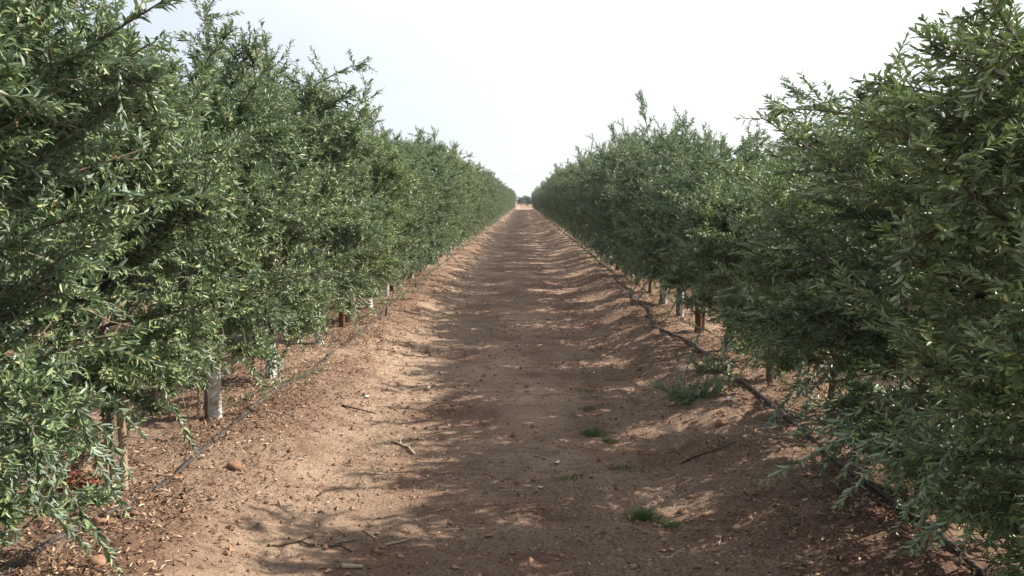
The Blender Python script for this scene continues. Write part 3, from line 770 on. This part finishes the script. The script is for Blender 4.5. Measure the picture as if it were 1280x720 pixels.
# ------------------------------------------------------------------ far end: trees and power line
def far_tree(x, y, h, w, seed, label):
    r = np.random.default_rng(seed); tr, cr = MB(), MB()
    tr.tube(polyline(r, (0, 0, -0.3), (0, 0, 1), h * 0.7, 6, 0, 0.05), np.linspace(0.16, 0.05, 6), 7, 0)
    for i in range(9):
        a = r.uniform(0, 6.28); z0 = h * r.uniform(0.2, 0.6)
        tr.tube(polyline(r, (0, 0, z0), (math.cos(a), math.sin(a), 0.6), w * 0.7, 5, 0, 0.1), np.linspace(0.05, 0.015, 5), 5, 0)
    n = 2600
    blobs = [(r.normal(0, w * 0.35), r.normal(0, w * 0.35), h * r.uniform(0.3, 0.85), w * r.uniform(0.3, 0.5)) for _ in range(12)]
    k = r.integers(0, 12, n); B = np.array(blobs)[k]
    u = r.normal(0, 1, (n, 3)); u /= np.linalg.norm(u, axis=1)[:, None]
    P = B[:, :3] + u * B[:, 3:4] * (r.random(n) ** 0.4)[:, None]; P[:, 2] = np.maximum(P[:, 2], 0.2)
    add_leaves(cr, P, r.normal(0, 1, (n, 3)), u + r.normal(0, 0.5, (n, 3)), r.uniform(0.12, 0.24, n), r.uniform(0.05, 0.09, n))
    root = bpy.data.objects.new('distant_tree', None); col.objects.link(root); root.location = (x, y, 0.35)
    tag(root, label, 'tree', 'trees beyond the end of the track')
    link('trunk', tr.mesh('far_trunk', ['bark']), root); link('crown', cr.mesh('far_crown', ['far_leaf'], False), root)
far_tree(-0.6, 184, 1.7, 1.3, 1, 'tiny pale rounded tree at the vanishing point, just past the left row')
far_tree(0.75, 176, 2.0, 1.3, 2, 'tiny dark rounded tree at the vanishing point, in the middle of the gap')
far_tree(2.5, 181, 1.9, 1.4, 3, 'tiny dark tree at the vanishing point, touching the end of the right row')

pl = bpy.data.objects.new('power_line', None); col.objects.link(pl); pl.location = (0, 172, 0.8)
tag(pl, 'thin grey overhead wire crossing the sky above the far end of the track', 'power line')
for px in (-28.0, 27.0):
    mb = MB()
    mb.tube([(px, 0, -1.0), (px, 0, 3), (px, 0, 6.9)], [0.15, 0.13, 0.10], 10)
    mb.tube([(px, 0.12, 6.35), (px, -0.12, 6.35)], 0.02, 6)
    o = link('utility_pole', mb.mesh('utility_pole', ['pole']), pl)
t = np.linspace(-1, 1, 40)
mb = MB(); mb.tube(np.stack([27.5 * t - 0.5, -0.13 + 0 * t, 6.38 - 0.55 * (1 - t * t) + 0.15 * t], 1), 0.016, 6)
link('wire', mb.mesh('wire', ['wire']), pl)

# ------------------------------------------------------------------ air
hm, hnt, hout = new_mat('pale_haze')
pv = hnt.nodes.new('ShaderNodeVolumePrincipled'); pv.inputs['Density'].default_value = 0.0006
pv.inputs['Color'].default_value = (0.84, 0.93, 1.0, 1); pv.inputs['Anisotropy'].default_value = 0.2
hnt.links.new(pv.outputs[0], hout.inputs['Volume'])
M['haze'] = hm
mb = MB()
hx, hy0, hy1, hz0, hz1 = 3200, -700, 4200, -1.6, 9.5
mb.add([(-hx, hy0, hz0), (hx, hy0, hz0), (hx, hy1, hz0), (-hx, hy1, hz0), (-hx, hy0, hz1), (hx, hy0, hz1), (hx, hy1, hz1), (-hx, hy1, hz1)],
       [(3, 2, 1, 0), (4, 5, 6, 7), (0, 1, 5, 4), (1, 2, 6, 5), (2, 3, 7, 6), (3, 0, 4, 7)])
tag(link('haze', mb.mesh('haze', ['haze'], False)), 'pale summer haze hanging over the whole orchard', 'haze', kind='stuff')

# ------------------------------------------------------------------ light
w = bpy.data.worlds.new('World'); scene.world = w; w.use_nodes = True
nt = w.node_tree
for n in list(nt.nodes): nt.nodes.remove(n)
L = nt.links.new
out = nt.nodes.new('ShaderNodeOutputWorld'); bg = nt.nodes.new('ShaderNodeBackground')
sky = nt.nodes.new('ShaderNodeTexSky'); sky.sky_type = 'NISHITA'; sky.sun_disc = False
sky.sun_elevation = R(SUN_EL); sky.sun_rotation = R(SUN_AZ)
sky.air_density = 1.0; sky.dust_density = 1.5; sky.ozone_density = 1.0; sky.altitude = 50
bg.inputs['Strength'].default_value = 0.077
# thin bright veil of high cloud in front of the blue
tcw = nt.nodes.new('ShaderNodeTexCoord')
mpw = nt.nodes.new('ShaderNodeMapping'); mpw.inputs['Scale'].default_value = (1.0, 1.0, 2.2); L(tcw.outputs['Generated'], mpw.inputs[0])
nw = nt.nodes.new('ShaderNodeTexNoise'); nw.inputs['Scale'].default_value = 1.7; nw.inputs['Detail'].default_value = 5
L(mpw.outputs[0], nw.inputs['Vector'])
rw = nt.nodes.new('ShaderNodeValToRGB'); rw.color_ramp.elements[0].position = 0.3; rw.color_ramp.elements[0].color = (0.50, 0.50, 0.50, 1)
rw.color_ramp.elements[1].position = 0.7; rw.color_ramp.elements[1].color = (0.95, 0.95, 0.95, 1); L(nw.outputs['Fac'], rw.inputs[0])
dp = nt.nodes.new('ShaderNodeVectorMath'); dp.operation = 'DOT_PRODUCT'; L(tcw.outputs['Generated'], dp.inputs[0])
dp.inputs[1].default_value = (math.sin(R(SUN_AZ)) * math.cos(R(SUN_EL)), math.cos(R(SUN_AZ)) * math.cos(R(SUN_EL)), math.sin(R(SUN_EL)))
gl = nt.nodes.new('ShaderNodeMapRange'); gl.inputs[1].default_value = -0.15; gl.inputs[2].default_value = 0.45; L(dp.outputs['Value'], gl.inputs[0])
veil = mix(nt, (5.0, 5.5, 6.2), (8.4, 8.5, 8.6), gl.outputs[0])
L(mix(nt, sky.outputs[0], veil, rw.outputs[0]), bg.inputs['Color']); L(bg.outputs[0], out.inputs[0])

sl = bpy.data.lights.new('sun', 'SUN'); sl.energy = 5.0; sl.angle = R(0.5); sl.color = (1.0, 0.90, 0.78)
so = bpy.data.objects.new('sun', sl); col.objects.link(so)
from mathutils import Vector
ts = Vector((math.sin(R(SUN_AZ)) * math.cos(R(SUN_EL)), math.cos(R(SUN_AZ)) * math.cos(R(SUN_EL)), math.sin(R(SUN_EL))))
so.rotation_euler = ts.to_track_quat('Z', 'Y').to_euler(); so.location = ts * 60

# ------------------------------------------------------------------ camera
cam = bpy.data.cameras.new('camera'); co = bpy.data.objects.new('camera', cam); col.objects.link(co)
cam.sensor_width = 36; cam.lens = 1108 / 1280 * 36; cam.clip_end = 6000; cam.clip_start = 0.05
co.location = (0, 0, CAM_H + gz(0, 0) * 0)
co.rotation_euler = (math.pi / 2 - math.atan(110 / 1108), 0, math.atan(15 / 1108))
scene.camera = co

vs = scene.view_settings
vs.view_transform = 'Standard'; vs.look = 'None'; vs.gamma = 1; vs.use_curve_mapping = False
vs.exposure = 1.04
scene.cycles.max_bounces = 6; scene.cycles.diffuse_bounces = 4; scene.cycles.transmission_bounces = 4
